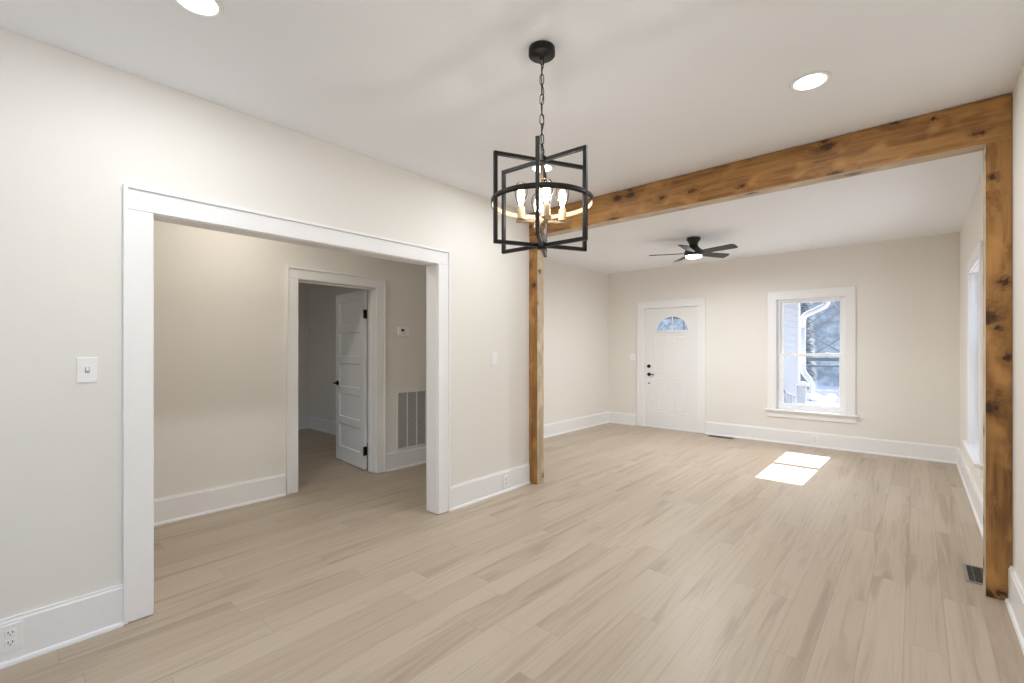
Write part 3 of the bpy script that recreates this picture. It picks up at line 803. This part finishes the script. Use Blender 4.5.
for q in range(4):
    for j in range(n):
        f = bm.faces.new((rows[q][j], rows[q][(j + 1) % n], rows[(q + 1) % 4][(j + 1) % n], rows[(q + 1) % 4][j]))
        f.material_index = 1 if q == 2 else 0; f.smooth = q in (0, 2)
obj('ring_band', bm, [M['black'], M['brass']], ch, label='black ring with pale wooden inside face')
bm = bmesh.new(); tube(bm, [(0, 0, ZB_), (0, 0, ZT)], 0.0065, 14); obj('center_rod', bm, M['brass'], ch)
ZA = 1.938
bm = bmesh.new(); lathe(bm, [(0, ZA - 0.022), (0.016, ZA - 0.022), (0.019, ZA - 0.015), (0.019, ZA + 0.015), (0.014, ZA + 0.022), (0, ZA + 0.022)], n=24); obj('arm_hub', bm, M['brass'], ch)
sock_dir = view + R(12)
for k in range(4):
    a = sock_dir + k * math.pi / 2; d = Vector((math.cos(a), math.sin(a), 0)); zz = ZA + (0.007 if k % 2 else -0.007)
    bm = bmesh.new(); bar(bm, d * 0.008 + Vector((0, 0, zz)), d * 0.118 + Vector((0, 0, zz)), 0.020, 0.011); obj('socket_arm', bm, M['brass'], ch, 0.0015)
    c = d * 0.097 + Vector((0, 0, zz))
    bm = bmesh.new(); lathe(bm, [(0, 0.005), (0.019, 0.005), (0.021, 0.010), (0.0175, 0.014), (0.0165, 0.062), (0.013, 0.065), (0, 0.065)], c, 24); obj('candle_socket', bm, M['brass'], ch)
    bm = bmesh.new()
    prof = [(0.0125, 0.060), (0.0145, 0.070), (0.020, 0.090), (0.0275, 0.114), (0.0305, 0.134), (0.029, 0.152), (0.0215, 0.168), (0.010, 0.177), (0, 0.179)]
    lathe(bm, prof, c, 28); bulb = obj('light_bulb', bm, M['bulb'], ch, label='clear glass filament bulb, lit')
    bm = bmesh.new(); lathe(bm, [(0, 0.068), (0.006, 0.072), (0.010, 0.086), (0.0145, 0.105), (0.0155, 0.126), (0.011, 0.146), (0, 0.152)], c, 16); obj('filament', bm, M['filament'], bulb)

# ------------------------------------------------------------------ ceiling fan
FX, FY = -2.075, 5.790
cf = thing('ceiling_fan', 'black five-blade flush ceiling fan with light in the living room', 'ceiling fan', (FX, FY, 0))
bm = bmesh.new(); lathe(bm, [(0, H - 0.001), (0.078, H - 0.001), (0.080, H - 0.010), (0.078, H - 0.030), (0.060, H - 0.052), (0.050, H - 0.075), (0.052, H - 0.105), (0.078, H - 0.135), (0.102, H - 0.155), (0.108, H - 0.170), (0.108, H - 0.210), (0.100, H - 0.224), (0, H - 0.224)], n=48); obj('motor_housing', bm, M['fan_black'], cf)
bm = bmesh.new(); lathe(bm, [(0.096, H - 0.2245), (0.096, H - 0.230), (0.086, H - 0.243), (0.060, H - 0.250), (0, H - 0.253), (0, H - 0.2245), (0.096, H - 0.2245)], n=48); obj('light_lens', bm, M['lens'], cf, label='glowing white fan light')
add_light('fan_lamp', 'AREA', (FX, FY, H - 0.262), FAN_W, color=(0.95, 0.975, 1.0), shape='DISK', size=0.19)
right_cam = math.radians(41.278)
for k in range(5):
    a = right_cam + R(20 + 72 * k)
    ca, sa = math.cos(a), math.sin(a)
    bm = bmesh.new()
    zc = H - 0.190
    outline = [(0.085, -0.030), (0.16, -0.052), (0.495, -0.066), (0.525, -0.055), (0.532, -0.02), (0.532, 0.035), (0.515, 0.058), (0.16, 0.052), (0.085, 0.030)]
    top = []; bot = []
    for r, s in outline:
        tilt = -s * math.sin(R(13)); s2 = s * math.cos(R(12))
        top.append(bm.verts.new((r * ca - s2 * sa, r * sa + s2 * ca, zc + tilt + 0.004))); bot.append(bm.verts.new((r * ca - s2 * sa, r * sa + s2 * ca, zc + tilt - 0.004)))
    bm.faces.new(top); bm.faces.new(list(reversed(bot)))
    for i in range(len(outline)): bm.faces.new((top[i], bot[i], bot[(i + 1) % len(outline)], top[(i + 1) % len(outline)]))
    obj('fan_blade', bm, M['fan_black'], cf, 0.0015)

# ------------------------------------------------------------------ outside: porch, railing, snow, trees
gr = bmesh.new()
n = 28
V = [[gr.verts.new((-40 + 80 * i / n, 7.75 + 42.0 * (j / n) ** 1.5, -0.55 - 0.015 * 42 * (j / n) ** 1.5 + 0.10 * math.sin(i * 1.7 + j) * math.cos(j * 1.3))) for j in range(n + 1)] for i in range(n + 1)]
for i in range(n):
    for j in range(n):
        f = gr.faces.new((V[i][j], V[i + 1][j], V[i + 1][j + 1], V[i][j + 1])); f.smooth = True
box(gr, 0.60, 40, -30, 7.70, -0.70, -0.55)  # snow slab carried on beside the house to bounce light into right window
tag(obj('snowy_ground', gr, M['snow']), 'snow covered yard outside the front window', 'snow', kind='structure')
hb = bmesh.new()
V = [[hb.verts.new((-70 + 140 * i / 40, 34 + 26 * j / 10 + 1.5 * math.sin(i * 0.9 + j), -1.3 + 34 * (j / 10) + 0.5 * math.sin(i * 1.3 + j * 0.7) * (j > 0) - 2 * (j == 0))) for j in range(11)] for i in range(41)]
for i in range(40):
    for j in range(10):
        f = hb.faces.new((V[i][j], V[i + 1][j], V[i + 1][j + 1], V[i][j + 1])); f.smooth = True
tag(obj('hillside', hb, M['hill']), 'hazy blue-grey wooded hillside beyond the snowy yard', 'hill', kind='structure')

po = thing('porch', 'white sided porch end with gutter seen at the left of the window view', 'porch', kind='structure')
PX = -1.70
bm = bmesh.new()
z = -0.55
while z < 2.30:
    extrude_poly(bm, [(PX - 0.09, z), (PX + 0.016, z), (PX + 0.003, min(z + 0.115, 2.30)), (PX - 0.09, min(z + 0.115, 2.30))], 'y', 7.73, 10.28); z += 0.115
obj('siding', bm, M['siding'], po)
bx('corner_board', M['trim'], PX - 0.10, PX + 0.028, 10.27, 10.36, -0.55, 2.32, po, 0.004)
bm = bmesh.new(); extrude_poly(bm, [(-5.6, 2.80), (-1.30, 2.335), (-1.30, 2.455), (-5.6, 2.92)], 'y', 7.73, 10.46); obj('roof', bm, M['siding'], po)
bx('roof_beam', M['dark_rail'], -5.5, PX - 0.1, 10.20, 10.32, 2.03, 2.14, po, 0.004)
bm = bmesh.new(); extrude_poly(bm, [(-1.30, 2.33), (-1.21, 2.35), (-1.19, 2.44), (-1.30, 2.45)], 'y', 7.74, 10.48); gut = obj('gutter', bm, M['gutter'], po, 0.004)
ds = thing('gutter_downspout', 'white downspout with elbows running down the porch corner', 'downspout', (0, 0, 0))
def rect_pipe(name, pts, w, parent, mat=M['gutter']):
    bm = bmesh.new(); tube(bm, pts, w, 8); return obj(name, bm, mat, parent)
def curve_pts(ctrl, n=6):
    out = []
    P = [Vector(c) for c in ctrl]
    for i in range(len(P) - 1):
        p0, p1, p2, p3 = P[max(i - 1, 0)], P[i], P[i + 1], P[min(i + 2, len(P) - 1)]
        for k in range(n):
            t = k / n
            out.append(0.5 * ((2 * p1) + (p2 - p0) * t + (2 * p0 - 5 * p1 + 4 * p2 - p3) * t * t + (3 * p1 - p0 - 3 * p2 + p3) * t ** 3))
    out.append(P[-1]); return out
YD = 10.42
rect_pipe('upper_elbow', curve_pts([(-1.235, YD, 2.36), (-1.24, YD, 2.25), (-1.30, YD, 2.16), (-1.50, YD, 2.06), (-1.605, YD, 2.0), (-1.635, YD, 1.90), (-1.64, YD, 1.75)]), 0.052, ds)
rect_pipe('pipe', [(-1.64, YD, 1.76), (-1.64, YD, 1.02)], 0.052, ds)
rect_pipe('lower_elbow', curve_pts([(-1.64, YD, 1.03), (-1.62, YD, 0.90), (-1.52, YD, 0.74), (-1.485, YD, 0.60), (-1.50, YD, 0.48), (-1.54, YD, 0.40)]), 0.052, ds)

def post_cap(name, label, x, y, z0, z1, w, mat, cap):
    r = thing(name, label, 'railing post', (x, y, 0))
    bx('post', mat, -w, w, -w, w, z0, z1, r, 0.006)
    bm = bmesh.new(); extrude_poly(bm, [(-w - .03, z1), (w + .03, z1), (w + .03, z1 + .03), (w * .5, z1 + .075), (-w * .5, z1 + .075), (-w - .03, z1 + .03)], 'y', -w - .03, w + .03); obj('cap', bm, cap, r, 0.008)
    return r
post_cap('railing_post', 'railing post coloured grey for shade and topped with snow beside the downspout', -1.405, 8.85, -0.55, 0.745, 0.062, M['shade_grey'], M['snow'])
post_cap('railing_post', 'white snow-capped railing post low at the right of the window view', -1.065, 9.35, -0.55, 0.52, 0.055, M['trim'], M['snow'])
sr = thing('stair_rail', 'snow covered sloping handrail between the two outdoor posts', 'handrail')
bm = bmesh.new(); bar(bm, (-1.325, 8.96, 0.61), (-1.155, 9.24, 0.475), 0.09, 0.05); obj('rail', bm, M['trim'], sr, 0.006)
bm = bmesh.new(); bar(bm, (-1.325, 8.96, 0.655), (-1.155, 9.24, 0.52), 0.10, 0.05); obj('snow_cover', bm, M['snow'], sr, 0.015)
pr_ = thing('porch_railing', 'grey porch railing with balusters sloping across the lower left window', 'railing')
bm = bmesh.new(); bar(bm, (-1.62, 8.62, 0.66), (-1.48, 8.76, 0.57), 0.05, 0.035); obj('top_rail', bm, M['shade_grey'], pr_, 0.004)
bm = bmesh.new(); bar(bm, (-1.62, 8.62, 0.10), (-1.48, 8.76, 0.01), 0.05, 0.035); obj('bottom_rail', bm, M['shade_grey'], pr_, 0.004)
for k in range(4):
    t = (k + 0.5) / 4; x, y, zz = -1.62 + 0.14 * t, 8.62 + 0.14 * t, 0.66 - 0.09 * t
    bx('baluster', M['shade_grey'], x - .014, x + .014, y - .014, y + .014, zz - 0.56, zz - 0.005, pr_, 0.003)
bx('porch_deck', M['snow'], -1.75, -0.2, 7.74, 9.6, -0.5, -0.02, po, 0.02)

fe = thing('fence', 'dark two-rail fence with posts across the snowy yard', 'fence')
for zz, th_ in ((1.02, 0.10), (0.86, 0.05)):
    bx('rail', M['dark_rail'], -8.0, 3.0, 15.0, 15.05, zz, zz + th_, fe, 0.005)
for k in range(5):
    bx('fence_post', M['dark_rail'], -7.5 + 2.5 * k, -7.4 + 2.5 * k, 15.06, 15.16, -0.9, 1.2, fe, 0.005)
rr = bx('cable', M['snow'], -6.0, 3.0, 14.98, 15.0, 0.20, 0.235, fe)

def foliage_mesh(h, r, rows, seed):
    """conifer crown: drooping needle boughs as many small pointed wedges"""
    rnd = random.Random(seed); bm = bmesh.new()
    for j in range(rows):
        f = j / rows; zz = h * (0.12 + 0.86 * f); rad = r * (1 - f) ** 0.9 + 0.08
        m_ = max(9, int((22 + 22 * r) * (1 - f) + 6))
        for q in range(m_):
            a = 2 * math.pi * q / m_ + rnd.random(); L_ = rad * rnd.uniform(0.7, 1.1); w = L_ * 0.035 + 0.03
            d = Vector((math.cos(a), math.sin(a), 0)); s = Vector((-d.y, d.x, 0)); dz = rnd.uniform(-0.35, -0.12) * L_
            p0 = Vector((0, 0, zz)); p1 = d * L_ * 0.6 + s * w + Vector((0, 0, zz + dz * .4)); p2 = d * L_ + Vector((0, 0, zz + dz)); p3 = d * L_ * 0.6 - s * w + Vector((0, 0, zz + dz * .4)); p4 = d * L_ * 0.5 + Vector((0, 0, zz + dz * .2 + w * 0.5))
            v = [bm.verts.new(p) for p in (p0, p1, p2, p3, p4)]
            for t in ((0, 1, 4), (1, 2, 4), (2, 3, 4), (3, 0, 4), (0, 3, 2), (0, 2, 1)):
                fc = bm.faces.new([v[t_] for t_ in t]); fc.material_index = 1 if (4 in t and rnd.random() < 0.45) else 0
    return bm
def conifer(label, x, y, z0, h, r, seed):
    t = thing('evergreen_tree', label, 'tree', (x, y, z0), group='trees outside')
    bm = bmesh.new(); tube(bm, [(0, 0, -0.2), (0.02, 0.02, h * 0.5), (0, 0, h * 0.97)], [h * 0.022, h * 0.014, 0.015], 10); obj('trunk', bm, M['bark'], t)
    obj('foliage', foliage_mesh(h, r, 90, seed), [M['needles'], M['needles_snow_haze']], t)
def bare_tree(label, x, y, z0, h, seed):
    rnd = random.Random(seed)
    t = thing('bare_tree', label, 'tree', (x, y, z0), group='trees outside')
    bm = bmesh.new(); tube(bm, [(0, 0, -0.3), (0.05, 0, h * .35), (-0.03, 0.05, h * .7), (0.02, 0, h)], [h * .008, h * .006, h * .004, .008], 10); obj('trunk', bm, M['bark'], t)
    bm = bmesh.new()
    def branch(p, d, L_, r, lev):
        q = [p + d * L_ * s + Vector((rnd.uniform(-1, 1), rnd.uniform(-1, 1), rnd.uniform(-.3, 1))) * L_ * .06 * s for s in (0, .35, .7, 1)]
        tube(bm, q, [r, r * .8, r * .55, r * .25], 6)
        if lev:
            for s in (1, 2, 3):
                nd = (d + Vector((rnd.uniform(-1, 1), rnd.uniform(-1, 1), rnd.uniform(-.2, .7))) * .8).normalized()
                branch(q[s], nd, L_ * .5, r * .5, lev - 1)
    for k in range(11):
        zz = h * (0.28 + 0.065 * k); a = k * 2.4 + rnd.random()
        branch(Vector((0, 0, zz)), Vector((math.cos(a), math.sin(a), 0.6)).normalized(), h * 0.26 * (1.15 - k / 14), h * .0035, 2)
    obj('branches', bm, M['bark'], t)
conifer('dark narrow evergreen tree standing just beyond the white downspout', -2.95, 18.5, -0.8, 7.2, 0.42, 3)
bare_tree('thin bare grey tree standing before the hillside in the window view', -3.35, 23.0, -0.9, 7.0, 44)
bare_tree('bare grey tree leaning at the right of the snowy window view', -1.60, 15.9, -0.8, 6.0, 12)
bare_tree('bare branching tree seen through the left of the door glass', -7.6, 17.0, -0.8, 6.0, 21)
bare_tree('bare branching tree seen through the right of the door glass', -6.1, 16.0, -0.8, 6.4, 33)
